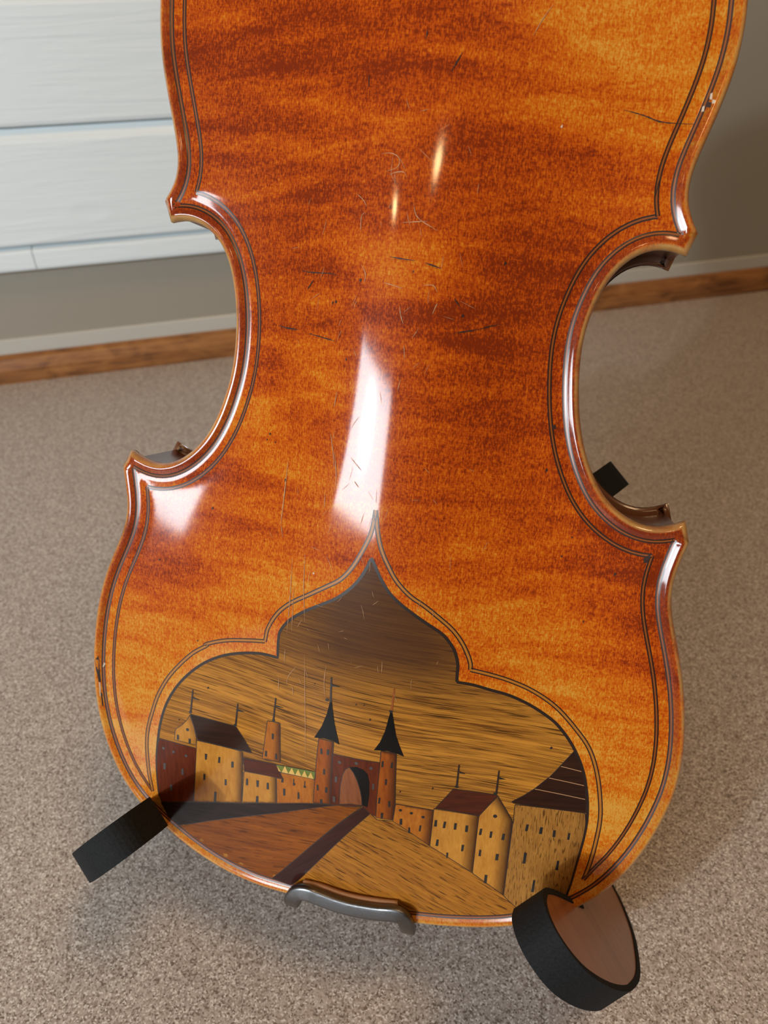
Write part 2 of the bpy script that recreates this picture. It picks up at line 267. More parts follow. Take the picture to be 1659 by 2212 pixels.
CRACKS = [[(-31.26,72.09), (-27.2,71.62), (-22.38,71.52), (-18.59,71.23)],[(-2.52,76.81), (1.42,76.46), (4.8,76.25)],[(7.68,75.89), (10.08,75.33), (12.24,74.77)],[(-39.04,55.45),
    (-36.07,54.96), (-30.84,54.62)],[(-26.93,53.76), (-20.67,52.7), (-17.66,52.18)],[(17.84,57.52), (21.68,58.53), (24.38,59.29)],[(24.38,59.29), (27.51,60.49),
    (29.98,61.33)],[(16.77,67.18), (18.66,64.75)],[(-26.72,69.51), (-28.67,66.78)],[(-13.98,125.02), (-13.72,121.93)],[(11.61,131.25), (9.12,125.97)],[(1.46,136.33),
    (1.29,133.99)],[(55.93,121.04), (61.59,119.94), (65.68,118.7), (69.6,118.42), (75.39,118.64)],[(68.08,99.68), (68.3,103.15), (68.9,105.48)]]
SCRATCHES = [[(-10.95,74.43), (-9.38,71.94), (-9.39,69.38)],[(-3.53,69.72), (2.02,68.49)],[(1.8,63.62), (2.31,61.09), (3.39,58.62)],[(7.64,69.78), (10.66,70.05),
    (12.02,68.21)],[(12.35,65.25), (11.26,62.27)],[(2.76,91.5), (4.35,87.81), (10.31,84.7)],[(-7.85,104.21), (-5.18,104.47), (-2.61,103.2), (-2.82,100.77),
    (-6.1,99.59)],[(-5.03,98.72), (-3.16,99.44), (-0.76,99.52), (0.13,98.01)],[(-14.09,93.48), (-11.82,91.68), (-10.88,90.11)],[(-12.02,83.49), (-12.17,87.59),
    (-10.97,88.52)],[(33.7,145.49), (31.53,141.87), (29.51,137.16)],[(0.23,86.22), (7.26,87.04)],[(-16.32,24.73), (-14.76,18.54), (-14.12,14.33)],[(-31.05,14.17), (-31.07,7.01),
    (-31.54,-6.69)],[(-15.38,37.49), (-15.9,32.83)],[(-14.36,19.46), (-13.17,11.88), (-13.13,8.85)],[(-16.5,6.09), (-16.34,1.7)],[(-9.12,18.51), (-5.16,14.79)],[(-7.33,11.48),
    (-5.58,9.58)],[(12.15,65.16), (11.3,62.19)],[(1.97,61.93), (3.31,58.74)],[(4.13,52.73), (4.73,48.83)],[(4.08,43.17), (3.58,39.9)],[(-30.85,13.15), (-31.24,6.82),
    (-31.71,-6.9)],[(-26.29,-16.83), (-26.18,-31.95), (-26.53,-42.81)],[(-25.05,-25.94), (-24.77,-41.36)],[(-21.84,-14.47), (-21.43,-26.05), (-20.13,-37.25)],[(-31.45,-6.84),
    (-30.53,-10.79)],[(-22.41,-53.43), (-25.14,-57.92), (-25.62,-61.41)],[(-11.65,-50.22), (-12.06,-56.38), (-11.34,-61.96)],[(-26.9,-48.17), (-26.84,-53.45)],[(-19.57,-48.62),
    (-18.44,-66.47), (-17.56,-86.61)],[(-28.72,-59.39), (-28.74,-64.47)],[(-23.52,-60.79), (-22.94,-64.42)],[(6.72,-45.28), (6.86,-49.17)],[(5.42,-47.06), (5.78,-49.36)]]
SPECKS = [(-19.29,63.24), (-18.27,63.53), (29.57,78.21), (-10.76,69.92), (4.65,73.28), (-13.18,47.17), (19.6,62.53), (-39.0,21.26), (-40.0,19.31), (-36.6,18.92), (-58.78,-6.48),
    (-78.32,-27.87), (-61.7,-54.47), (-31.34,7.7), (57.19,-5.72), (73.86,-9.27), (49.11,20.06), (59.55,0.44), (66.65,-25.58), (-0.68,-62.09), (2.04,-61.72), (16.08,-93.12),
    (4.32,-66.63), (-15.38,-57.99), (26.63,-90.31), (-56.85,-71.43), (-68.3,-87.05), (62.91,-69.59)]
CHIPS = [('D',[(-101.95,-68.66), (-103.37,-70.59), (-102.83,-73.41), (-102.15,-76.34), (-101.59,-78.91), (-100.91,-78.93), (-101.3,-75.57), (-101.54,-72.96), (-101.7,-70.35)]),
    ('L',[(-99.98,-71.01), (-99.5,-71.7), (-100.19,-72.99), (-100.52,-72.87)]), ('L',[(-101.59,-78.91), (-101.07,-79.3), (-100.73,-84.48), (-101.04,-84.48)]),
    ('D',[(-100.84,-83.01), (-100.37,-83.39), (-99.64,-88.56), (-100.11,-88.18)]), ('L',[(77.99,126.26), (78.48,126.52), (78.57,124.71), (77.95,124.93)]), ('L',[(78.67,124.7),
    (79.54,124.47), (79.41,123.71), (78.75,123.63)]), ('L',[(76.51,123.07), (77.07,123.28), (77.06,121.86), (76.44,121.75)]), ('D',[(77.59,124.25), (78.57,123.96), (78.51,122.65),
    (77.32,122.96)]), ('L',[(39.8,115.37), (40.37,115.88), (40.38,115.21), (40.03,114.87)]), ('L',[(-18.68,-19.96), (-18.18,-19.75), (-18.03,-20.3), (-18.54,-20.51)]),
    ('D',[(81.29,-3.46), (82.9,-1.7), (83.25,-2.09), (82.78,-4.38), (81.7,-4.74)]), ('D',[(48.73,33.58), (49.95,33.9), (50.25,32.65), (49.03,32.33)])]
TONES = [(-60,-62,.08),(-82,-90,0.0),(-95,-70,.25),(62,-58,.08),(82,-95,0.0),(30,-38,.22),(-24,-34,.25),(-92,-115,.1),(70,-70,.05),(0,-3,.5),(95,-20,.8),(98,-45,.6),(30,45,.85),(-50,100,.8),(-20,140,.85),(-20,100,.75),(-71.0,136.0,0.55),(-30.0,134.0,0.75),(11.0,133.0,0.65),(59.0,143.0,0.05),(74.0,126.0,0.2),(45,150,.2),(76,112,.35),(-67.0,110.0,0.75),(-27.0,109.0,0.7),(14.0,110.0,0.6),(51.0,113.0,0.6),(65.0,105.0,0.6),(-41.0,83.0,0.5),(4.0,84.0,0.6),(42.0,88.0,0.65),(-31.0,63.0,0.6),(7.0,59.0,0.6),(33.0,62.0,0.8),(48.0,50.0,0.85),(-38.0,34.0,0.5),(23.0,34.0,0.65),(45.0,22.0,0.75),(-35.0,12.0,0.4),(-78.0,-10.0,0.7),(-59.0,-23.0,0.6),(-32.0,-18.0,0.5),(-86.0,-45.0,0.55),(26.0,6.0,0.65),(29.0,-16.0,0.45),(70.0,-11.0,0.85),(85.0,-17.0,0.8),(58.0,-28.0,0.5),(88.0,-39.0,0.65),(89.0,-62.0,0.35),(75.0,-46.0,0.3),(-67.0,-55.0,0.3),(-85.0,-81.0,0.12),(-87.0,-100.0,0.1),(89.0,-87.0,0.15),(84.0,-106.0,0.2),(-40.0,-44.0,0.25),(45.0,-37.0,0.25),(99.0,-77.0,0.25)]

# ------------------------------------------------------------------ arched plate surface
class Surface:
    """Arched plate: height above the edge plane for plan points in mm."""
    def __init__(self, full, rise=15.5):
        full = np.asarray(full, float)
        self.poly = full; self.rise = rise
        self.x0, self.y0, self.st = -112.0, -156.0, 1.0
        self.nx, self.ny = 225, 376
        X, Y = np.meshgrid(self.x0+np.arange(self.nx)*self.st, self.y0+np.arange(self.ny)*self.st)
        P = np.stack([X.ravel(), Y.ravel()], 1)
        D = self.dist(P).reshape(X.shape)
        inside = D > 4.5
        fixed = ~inside
        u = np.zeros_like(X)
        cl = (np.abs(X-1) < 0.5) & (Y > -100) & (Y < 160)
        u = np.clip(D/60, 0, 1); u[fixed] = 0; u[cl] = 1
        upd = inside & ~cl
        par = (np.add.outer(np.arange(self.ny), np.arange(self.nx)) % 2)
        m0, m1 = upd & (par == 0), upd & (par == 1)
        for it in range(420):
            for m in (m0, m1):
                avg = np.zeros_like(u)
                avg[1:-1, 1:-1] = (u[:-2, 1:-1]+u[2:, 1:-1]+u[1:-1, :-2]+u[1:-1, 2:])*.25
                u[m] += 1.93*(avg[m]-u[m])
        g = 1-(1-np.sin(np.clip(u, 0, 1)*math.pi/2)**2)**1.08
        t = np.clip((Y-31)/178., -1, 1)
        g = g*rise*(1-np.abs(t)**2.5)
        for _ in range(26):
            q = g.copy()
            q[1:-1, 1:-1] = (g[1:-1, 1:-1]*4+g[:-2, 1:-1]+g[2:, 1:-1]+g[1:-1, :-2]+g[1:-1, 2:])/8
            g = q
        self.g = g
    def dist(self, P):
        """signed distance to the outline, positive inside"""
        A = self.poly; B = np.roll(A, -1, 0); d = B-A; L = (d*d).sum(1)+1e-12
        out = np.empty(len(P))
        for k in range(0, len(P), 4000):
            p = P[k:k+4000, None, :]
            t = np.clip(((p-A)*d).sum(2)/L, 0, 1)
            q = p-(A+t[..., None]*d)
            m = np.sqrt((q*q).sum(2).min(1))
            y = p[..., 1]; x = p[..., 0]
            c = ((A[:, 1] > y) != (B[:, 1] > y)) & (x < A[:, 0]+(y-A[:, 1])*d[:, 0]/np.where(d[:, 1] == 0, 1e-9, d[:, 1]))
            out[k:k+4000] = np.where(c.sum(1) % 2 == 1, m, -m)
        return out
    def h(self, P, d=None):
        P = np.asarray(P, float)
        if d is None: d = self.dist(P)
        fx = np.clip((P[:, 0]-self.x0)/self.st, 1, self.nx-3); fy = np.clip((P[:, 1]-self.y0)/self.st, 1, self.ny-3)
        ix = fx.astype(int); iy = fy.astype(int); tx = fx-ix; ty = fy-iy
        def w(t): return [(-t**3+3*t*t-3*t+1)/6, (3*t**3-6*t*t+4)/6, (-3*t**3+3*t*t+3*t+1)/6, t**3/6]
        wx, wy = w(tx), w(ty); z = 0
        for j in range(4):
            for i in range(4):
                z = z+wy[j]*wx[i]*self.g[iy+j-1, ix+i-1]
        e = np.interp(d, [0, .35, .9, 1.7, 2.5, 3.3, 4.2, 5.2, 6.5, 8.2, 10.5], [-1.7, -.6, 0, .28, .1, -.3, -.62, -.75, -.62, -.28, 0])
        return z+e

SURF = Surface(OUTLINE)
OUT = np.array(OUTLINE)
SEC = [np.vstack([OUT[309:370], OUT[0:62]]), OUT[62:116], OUT[116:255], OUT[255:309]]   # upper bout, right waist, lower bout, left waist

def seg_x(p, p2, q, q2):
    r, s = p2-p, q2-q; d = r[0]*s[1]-r[1]*s[0]
    if abs(d) < 1e-12: return None
    t = ((q-p)[0]*s[1]-(q-p)[1]*s[0])/d; u = ((q-p)[0]*r[1]-(q-p)[1]*r[0])/d
    return (t, u) if -1e-9 <= t <= 1+1e-9 and -1e-9 <= u <= 1+1e-9 else None
def offset_path(P, d):
    T = np.gradient(P, axis=0); T /= np.linalg.norm(T, axis=1)[:, None]
    return P+np.stack([T[:, 1], -T[:, 0]], 1)*d
def offset_sections(d, ext=14):
    """the four sides of the outline moved inwards and mitred at the corners"""
    S = []
    for s in SEC:
        q = offset_path(resample(s, 1.0), d)
        a = q[0]+(q[0]-q[2])/np.linalg.norm(q[0]-q[2])*ext; b = q[-1]+(q[-1]-q[-3])/np.linalg.norm(q[-1]-q[-3])*ext
        S.append(np.vstack([a, q, b]))
    cut = [[0, None], [0, None], [0, None], [0, None]]
    for i in range(4):
        A, B = S[i], S[(i+1) % 4]; best = None
        for ia in range(len(A)-1, max(0, len(A)-45), -1):
            for ib in range(0, min(len(B)-1, 45)):
                x = seg_x(A[ia-1], A[ia], B[ib], B[ib+1])
                if x:
                    c = A[ia-1]+(A[ia]-A[ia-1])*x[0]; best = (ia, ib, c); break
            if best: break
        cut[i][1] = (best[0], best[2]); cut[(i+1) % 4][0] = (best[1], best[2])
    out = []
    for i in range(4):
        (ib, cb), (ia, ca) = cut[i][0], cut[i][1]
        out.append(np.vstack([cb, S[i][ib+1:ia], ca]))
    return out

# ------------------------------------------------------------------ materials
def varnish_mat():
    t = NT('varnished_maple')
    tone = t.attr('tone'); edge = t.attr('edge')
    # flames: wide irregular bands across the back
    v = t.obj(rot=math.radians(4), scale=(16, 75, 10)); fl = t.noise(v, 1.0, 2.0, .5, .9)
    v2 = t.obj(rot=math.radians(-7), scale=(30, 190, 10), loc=(3, 1, 0)); fl2 = t.noise(v2, 1.0, 2.0, .5, .7)
    flame = t.math('ADD', t.math('MULTIPLY', t.math('SUBTRACT', fl, .5), 1.0), t.math('MULTIPLY', t.math('SUBTRACT', fl2, .5), .55))
    # short vertical flecks of the grain
    v3 = t.obj(scale=(2300, 850, 600)); fk = t.noise(v3, 1.0, 1.0, .5, .3)
    v4 = t.obj(rot=.1, scale=(620, 2300, 600)); fk2 = t.noise(v4, 1.0, 1.0, .5, .6)
    v5 = t.obj(scale=(900, 60, 100)); fk3 = t.noise(v5, 1.0, 3.0, .6)
    fleck = t.math('ADD', t.math('ADD', t.math('MULTIPLY', t.math('SUBTRACT', fk, .5), 1.1), t.math('MULTIPLY', t.math('SUBTRACT', fk2, .5), .55)), t.math('MULTIPLY', t.math('SUBTRACT', fk3, .5), .35))
    f = t.math('ADD', t.math('ADD', t.math('ADD', tone, .08), flame), fleck)
    col = t.ramp(f, [(0.0, (0.57, 0.265, 0.038)), (.22, (0.54, 0.175, 0.008)), (.5, (0.48, 0.086, 0.0012)), (.75, (0.34, 0.042, 0.0006)), (1.0, (0.17, 0.017, 0.0005))])
    # worn pale rim, dark red varnish in the channel
    worn = t.obj(scale=(90, 90, 90)); wn = t.noise(worn, 1.0, 3.0)
    e2 = t.math('ADD', edge, t.math('MULTIPLY', t.math('SUBTRACT', wn, .5), .9))
    rim = t.ramp(t.math('DIVIDE', e2, 10.0), [(0.0, 1.0), (.11, 1.0), (.17, 0.0), (1, 0.0)])
    chan = t.ramp(t.math('DIVIDE', e2, 10.0), [(0.0, 0.0), (.14, 0.0), (.22, 1.0), (.36, .9), (.44, 0.0)])
    red = t.mix(.6, col, (0.15, 0.020, 0.006))
    cm = t.math('MULTIPLY', chan, t.ramp(tone, [(0.05, 0.15), (.4, .9)]))
    col = t.mix(cm, col, red)
    col = t.mix(t.math('MULTIPLY', rim, t.ramp(wn, [(.35, .25), (.6, .9)])), col, (0.46, 0.25, 0.075))
    # varnish texture
    b1 = t.noise(t.obj(scale=(1500, 500, 600)), 1.0, 3.0, .6); b2 = t.noise(t.obj(scale=(70, 70, 70)), 1.0, 2.0)
    t.bump(t.math('ADD', b1, t.math('MULTIPLY', b2, 2.0)), .22, .00006)
    wear = t.noise(t.obj(scale=(45, 45, 45)), 1.0, 5.0, .65)
    t.fin(col, .5, 1.0, t.ramp(wear, [(.3, .07), (.7, .12)]), .06)
    t.b.inputs['Coat IOR'].default_value = 1.58
    return t.m

def inlay_mat(name, light, dark, angle=0.0, streak=(60, 900), amount=1.0, coarse=.35, scorch=(0.030, 0.008, 0.004), pores=0.0, pl=1.6):
    t = NT(name)
    a = t.noise(t.obj(rot=angle, scale=(streak[0], streak[1], 200)), 1.0, 4.0, .65, .4)
    b = t.noise(t.obj(rot=angle, scale=(streak[0]*.35, streak[1]*.22, 100), loc=(2, 5, 0)), 1.0, 3.0, .5, .6)
    f = t.math('ADD', t.math('MULTIPLY', t.math('SUBTRACT', a, .5), amount*1.6), t.math('MULTIPLY', t.math('SUBTRACT', b, .5), coarse*2))
    mid = tuple((p+q)*.5 for p, q in zip(light, dark))
    col = t.ramp(t.math('ADD', f, .45), [(0.1, light), (.5, mid), (.9, dark)])
    if pores:
        p = t.noise(t.obj(rot=angle, scale=(streak[0]*pl, streak[1]*2.0, 300), loc=(7, 3, 0)), 1.0, 1.0, .4)
        col = t.mix(t.ramp(p, [(.60, 0.0), (.66, pores)]), col, tuple(c*.12 for c in dark))
    s = t.attr('scorch')
    col = t.mix(s, col, scorch)
    t.bump(a, .25, .00003)
    t.fin(col, .5, .4, .2, .06)
    return t.m

def plain(name, col, rough=.5, coat=0.0, var=.25, scale=300, metal=0.0, coat_rough=.15):
    t = NT(name); n = t.noise(t.obj(scale=(scale, scale, scale)), 1.0, 4.0, .6)
    c = t.mix(t.math('MULTIPLY', n, var*2), col, tuple(q*.45 for q in col))
    t.bump(n, .2, .00004)
    return t.fin(c, rough, coat, coat_rough, .4, metal)

M_BACK = varnish_mat()
M_SKY = inlay_mat('streaked_sky_wood', (0.46, 0.19, 0.024), (0.12, 0.038, 0.006), math.radians(3), (30, 1500), 1.3, .55, scorch=(0.062, 0.024, 0.010), pores=.8)
M_GOLD = inlay_mat('golden_ground_wood', (0.42, 0.165, 0.019), (0.17, 0.052, 0.006), math.radians(20), (50, 1000), .85, .4, pores=.75, pl=3.0)
M_ORANGE = inlay_mat('orange_ground_wood', (0.26, 0.07, 0.005), (0.1, 0.021, 0.002), math.radians(-4), (60, 900), .9, .45, pores=.55, pl=2.5)
M_PATH = inlay_mat('purple_brown_wood', (0.05, 0.013, 0.009), (0.017, 0.005, 0.004), math.radians(-40), (60, 900), .8)
M_WEDGE = inlay_mat('dark_rosewood', (0.03, 0.012, 0.009), (0.006, 0.004, 0.003), math.radians(-3), (60, 1000), 1.0)
M_YELLOW = inlay_mat('yellow_sycamore', (0.5, 0.225, 0.036), (0.33, 0.118, 0.014), math.radians(88), (260, 1000), .75, .4)
M_AMBER = inlay_mat('amber_beech', (0.44, 0.145, 0.016), (0.25, 0.062, 0.006), math.radians(88), (260, 1000), .8, .4)
M_TOWER = inlay_mat('red_amber_beech', (0.34, 0.085, 0.008), (0.18, 0.034, 0.004), math.radians(88), (220, 1000), .8, .4)
M_REDW = inlay_mat('red_brown_padauk', (0.125, 0.021, 0.005), (0.048, 0.008, 0.003), math.radians(86), (120, 900), .9)
M_GREAT = inlay_mat('tan_oak', (0.36, 0.165, 0.034), (0.2, 0.075, 0.013), math.radians(87), (190, 1500), .9, .3, pores=.75)
M_ROOFD = inlay_mat('dark_walnut', (0.036, 0.012, 0.006), (0.010, 0.005, 0.003), math.radians(-8), (60, 800), .8)
M_ROOFR = inlay_mat('dark_red_rosewood', (0.090, 0.017, 0.006), (0.025, 0.006, 0.003), math.radians(-10), (60, 700), .9)
M_EBONY = inlay_mat('ebony', (0.006, 0.005, 0.005), (0.002, 0.002, 0.002), math.radians(80), (100, 900), .8)
M_RAMP = inlay_mat('light_red_wood', (0.24, 0.075, 0.025), (0.13, 0.035, 0.013), math.radians(80), (100, 800), .9)
M_GREEN = inlay_mat('green_stained_wood', (0.17, 0.19, 0.035), (0.075, 0.090, 0.014), math.radians(12), (80, 800), .8)
M_TRI = inlay_mat('pale_yellow_wood', (0.66, 0.42, 0.12), (0.50, 0.27, 0.06), math.radians(80), (160, 900), .7)
M_SLOT = plain('window_filler', (0.009, 0.007, 0.006), .5, .5)
M_SLOT2 = plain('grey_window_filler', (0.060, 0.046, 0.040), .5, .5)
M_PDARK = plain('purfling_dark', (0.026, 0.008, 0.005), .4, .5)
M_PMID = plain('purfling_brown', (0.27, 0.066, 0.007), .4, .5)
M_PGOLD = plain('purfling_gold', (0.42, 0.150, 0.014), .4, .4)
M_FRAME = plain('panel_edge_dark', (0.022, 0.010, 0.006), .4, .4)
M_RIB = plain('dark_rib_varnish', (0.10, 0.022, 0.008), .35, 1.0, .3, 60)
M_TOP = plain('dark_spruce_varnish', (0.16, 0.050, 0.014), .35, 1.0, .3, 60)
M_MARKD = plain('crack_dark', (0.03, 0.010, 0.005), .6)
M_MARKL = plain('scratch_pale', (0.50, 0.26, 0.12), .5, .4)
M_CHIP = plain('bare_wood_chip', (0.60, 0.46, 0.34), .6)
M_NECK = plain('neck_maple', (0.40, 0.13, 0.02), .35, 1.0, .3, 60)

def metal_mat():
    t = NT('worn_nickel')
    n = t.noise(t.obj(scale=(500, 500, 500)), 1.0, 5.0, .7)
    s = t.noise(t.obj(scale=(300, 1500, 1500)), 1.0, 3.0, .6)
    t.bump(s, .35, .00012)
    return t.fin(t.mix(n, (0.24, 0.24, 0.245), (0.11, 0.11, 0.115)), t.ramp(n, [(.3, .28), (.7, .45)]), 0, .1, .5, 1.0)
M_METAL = metal_mat()
def stand_wood():
    t = NT('brown_stand_wood')
    a = t.noise(t.obj(rot=math.radians(52), scale=(10, 320, 100)), 1.0, 4.0, .6, .3)
    return t.fin(t.ramp(a, [(.3, (0.30, 0.115, 0.040)), (.55, (0.24, 0.085, 0.030)), (.75, (0.17, 0.055, 0.020))]), .38, .35, .2, .4)
M_SWOOD = stand_wood()
def foam():
    t = NT('black_foam')
    n = t.noise(t.obj(scale=(1600, 1600, 1600)), 1.0, 3.0, .7)
    t.bump(n, .5, .0002)
    return t.fin(t.ramp(n, [(.3, (0.005, 0.0055, 0.006)), (.75, (0.015, 0.016, 0.018))]), .8, 0, .1, .2)
M_FOAM = foam()

def speckle():
    t = NT('speckled_laminate')
    co = t.obj(scale=(1000, 1000, 1000))
    def vor(sc, loc):
        q = t.n('ShaderNodeTexVoronoi'); q.inputs['Scale'].default_value = sc; q.inputs['Randomness'].default_value = 1.0
        n = t.n('ShaderNodeTexNoise'); n.inputs['Scale'].default_value = 1.1; n.inputs['Detail'].default_value = 2.0
        t.l(co, n.inputs['Vector'])
        mx = t.n('ShaderNodeMix', data_type='VECTOR'); mx.inputs[0].default_value = .45
        t.l(co, mx.inputs[4]); t.l(n.outputs['Color'], mx.inputs[5])
        mp = t.n('ShaderNodeMapping'); mp.inputs['Location'].default_value = loc; t.l(mx.outputs[1], mp.inputs[0])
        t.l(mp.outputs[0], q.inputs['Vector']); s = t.n('ShaderNodeSeparateColor'); t.l(q.outputs['Color'], s.inputs[0]); return s.outputs
    a = vor(2.9, (0, 0, 0))
    cA = t.ramp(a[0], [(0.0, (0.14, 0.105, 0.085)), (.12, (0.27, 0.215, 0.18)), (.32, (0.39, 0.325, 0.28)), (.62, (0.47, 0.405, 0.36)), (.87, (0.68, 0.62, 0.56))], 'CONSTANT')
    n = t.noise(co, .02, 3.0, .5)
    c = t.mix(t.math('MULTIPLY', n, .16), cA, (0.28, 0.22, 0.18))
    t.bump(a[1], .06, .0002)
    return t.fin(c, .48, 0, .1, .4)
M_FLOOR = speckle()
def paint(name, col, bump=.4):
    t = NT(name)
    a = t.noise(t.obj(scale=(7, 110, 110)), 1.0, 5.0, .6, 1.2); b = t.noise(t.obj(scale=(16, 16, 16)), 1.0, 3.0)
    k = t.n('ShaderNodeTexVoronoi'); k.inputs['Scale'].default_value = 1.0; t.l(t.obj(scale=(6.5, 14, 14), loc=(.3, .2, .1)), k.inputs['Vector'])
    knot = t.ramp(k.outputs['Distance'], [(.0, .0), (.08, .15), (.13, 1.0), (.2, .25), (.3, 0)])
    t.bump(t.math('ADD', a, t.math('MULTIPLY', knot, .25)), bump, .0012)
    return t.fin(t.mix(t.math('MULTIPLY', b, .12), col, tuple(q*.8 for q in col)), .42, 0, .1, .5)
M_WHITE = paint('white_painted_boards', (0.72, 0.785, 0.81), .9)
M_WALL = paint('beige_grey_wall', (0.30, 0.272, 0.225), .15)
M_STRIP = paint('pale_beige_strip', (0.47, 0.45, 0.40), .1)
def oak():
    t = NT('oak_trim')
    a = t.noise(t.obj(scale=(9, 220, 220)), 1.0, 4.0, .65, 1.6); b = t.noise(t.obj(scale=(22, 50, 50)), 1.0, 2.0, .5, 1.5)
    f = t.math('ADD', t.math('MULTIPLY', a, .6), t.math('MULTIPLY', b, .5))
    return t.fin(t.ramp(f, [(.38, (0.38, 0.17, 0.052)), (.55, (0.27, 0.105, 0.030)), (.7, (0.10, 0.038, 0.013))]), .4, .3, .25, .4)
M_OAK = oak()

# ------------------------------------------------------------------ the setting
WA = math.radians(28.49); WD = np.array([math.cos(WA), math.sin(WA), 0]); WN = np.array([-math.sin(WA), math.cos(WA), 0]); W0 = 533.6
K = 1.033
def wall_obj(name, prof, s0, s1, matl, parent=None, smooth=False):
    """profile (out from the trim line towards the viewer, height) in mm run along the wall from s0 to s1; object X follows the wall"""
    n = len(prof); v = []; f = []
    for s in (s0, s1):
        for o, z in prof: v.append((s*K*MM, -o*MM, z*K*MM))
    for i in range(n): f.append((i, (i+1) % n, n+(i+1) % n, n+i))
    f.append(tuple(range(n))[::-1]); f.append(tuple(range(n, 2*n)))
    o = link(name, mesh(name, v, f), matl, parent, smooth)
    if parent is None:
        o.location = Vector(WN*W0*MM); o.rotation_euler = (0, 0, WA)
    return o
c = [WD*s+WN*w for s, w in ((-1500, -560), (1900, -560), (1900, W0+12), (-1500, W0+12))]
me = mesh('floor', [(p[0]*MM, p[1]*MM, z) for z in (0, -.03) for p in c], [(0, 1, 2, 3), (7, 6, 5, 4), (0, 4, 5, 1), (1, 5, 6, 2), (2, 6, 7, 3), (3, 7, 4, 0)])
tag(link('floor', me, M_FLOOR, None, False), 'grey beige speckled laminate surface under the violin stand', 'floor', kind='structure')
tag(wall_obj('wall_back', [(-12, 0), (-12, 1900), (-60, 1900), (-60, 0)], -1500, 1900, M_WALL), 'beige grey painted wall behind the violin', 'wall', kind='structure')
tag(wall_obj('baseboard_back', [(-12, 24), (-9, 24), (-9, 38.5), (-10, 39.5), (-12, 39.5)], -1500, 1900, M_STRIP), 'pale beige strip along the wall above the wooden moulding', 'baseboard', kind='structure')
tag(wall_obj('trim_1', [(-12, 0), (0, 0), (1, 4), (1, 14), (-.5, 19), (-3, 23), (-6.5, 25.5), (-12, 26)], -1500, 1900, M_OAK), 'rounded brown oak moulding along the foot of the wall', 'trim', kind='structure')
pan = bpy.data.objects.new('wall_left', None); COL.objects.link(pan); pan.location = Vector(WN*W0*MM); pan.rotation_euler = (0, 0, WA)
tag(pan, 'white painted horizontal board cladding on the wall', 'wall', kind='structure')
def plank(z0, z1, s0, s1, ch=11.0):
    q = [(-12, z0), (-.5, z0), (1.3, z0+.8), (2, z0+3), (2, z1-ch-1), (1.2, z1-ch+1), (-5.5, z1-2.2), (-8, z1-1.6), (-8, z1), (-12, z1)]
    return wall_obj('plank', q, s0, s1, M_WHITE, pan, False)
plank(103, 124, -1500, -174.6, 5); plank(103, 124, -174, 230, 5)
for k in range(7): plank(124+k*90, 214+k*90, -1500, 230)

# ------------------------------------------------------------------ violin root
BASE = np.array([0, -149.4, -17.0])
violin = bpy.data.objects.new('violin', None); COL.objects.link(violin)
vm = Matrix.Identity(4); bl = V3(BASE)*MM
for i in range(3):
    for j in range(3): vm[i][j] = V2W[i, j]
    vm[i][3] = bl[i]
violin.matrix_world = vm
tag(violin, 'orange varnished violin standing back outwards with an inlaid castle scene', 'violin')
def vpart(name, v, f, mats, parent=None, mi=None, smooth=True):
    """mesh given in violin-frame mm; a part of the violin or a sub-part of one of its parts"""
    me = mesh(name, [(x*MM, y*MM, z*MM) for x, y, z in v], f, mi)
    o = link(name, me, mats, parent or violin, smooth)
    if parent is None: o.location = Vector(-BASE*MM)
    return o

def plate_points(step, levels, grid):
    B = []
    for s in SEC: B.append(resample(s, step))
    B = np.vstack(B); n = len(B)
    T = np.roll(B, -1, 0)-np.roll(B, 1, 0); T /= np.linalg.norm(T, axis=1)[:, None]; N = np.stack([T[:, 1], -T[:, 0]], 1)
    pts = [B]; dd = [np.zeros(n)]
    for L in levels:
        q = B+N*L; d = SURF.dist(q); k = np.abs(d-L) < .12*L+.02
        pts.append(q[k]); dd.append(d[k])
    gx = np.arange(-110, 110, grid); rows = []
    for j, y in enumerate(np.arange(-152, 212, grid*.866)):
        rows.append(np.stack([gx+(grid/2 if j % 2 else 0), np.full(len(gx), y)], 1))
    q = np.vstack(rows); d = SURF.dist(q); k = d > levels[-1]+grid*.55
    pts.append(q[k]); dd.append(d[k])
    return B, N, np.vstack(pts), np.concatenate(dd)
def tri(P, n):
    r = delaunay_2d_cdt([Vector(p) for p in P], [(i, (i+1) % n) for i in range(n)], [], 1, 1e-5)
    Q = np.array([tuple(v) for v in r[0]]); F = []
    for a in r[2]:
        p = Q[list(a)]
        if (p[1][0]-p[0][0])*(p[2][1]-p[0][1])-(p[1][1]-p[0][1])*(p[2][0]-p[0][0]) < 0: a = list(a)[::-1]
        F.append(tuple(a))
    return Q, F, r[3]
def rbf(P):
    C = np.array(TONES); w = np.zeros(len(P)); s = np.zeros(len(P))
    for x, y, t in C:
        g = np.exp(-((P[:, 0]-x)**2+(P[:, 1]-y)**2)/(2*15.0**2))+1e-9
        w += g*t; s += g
    return w/s

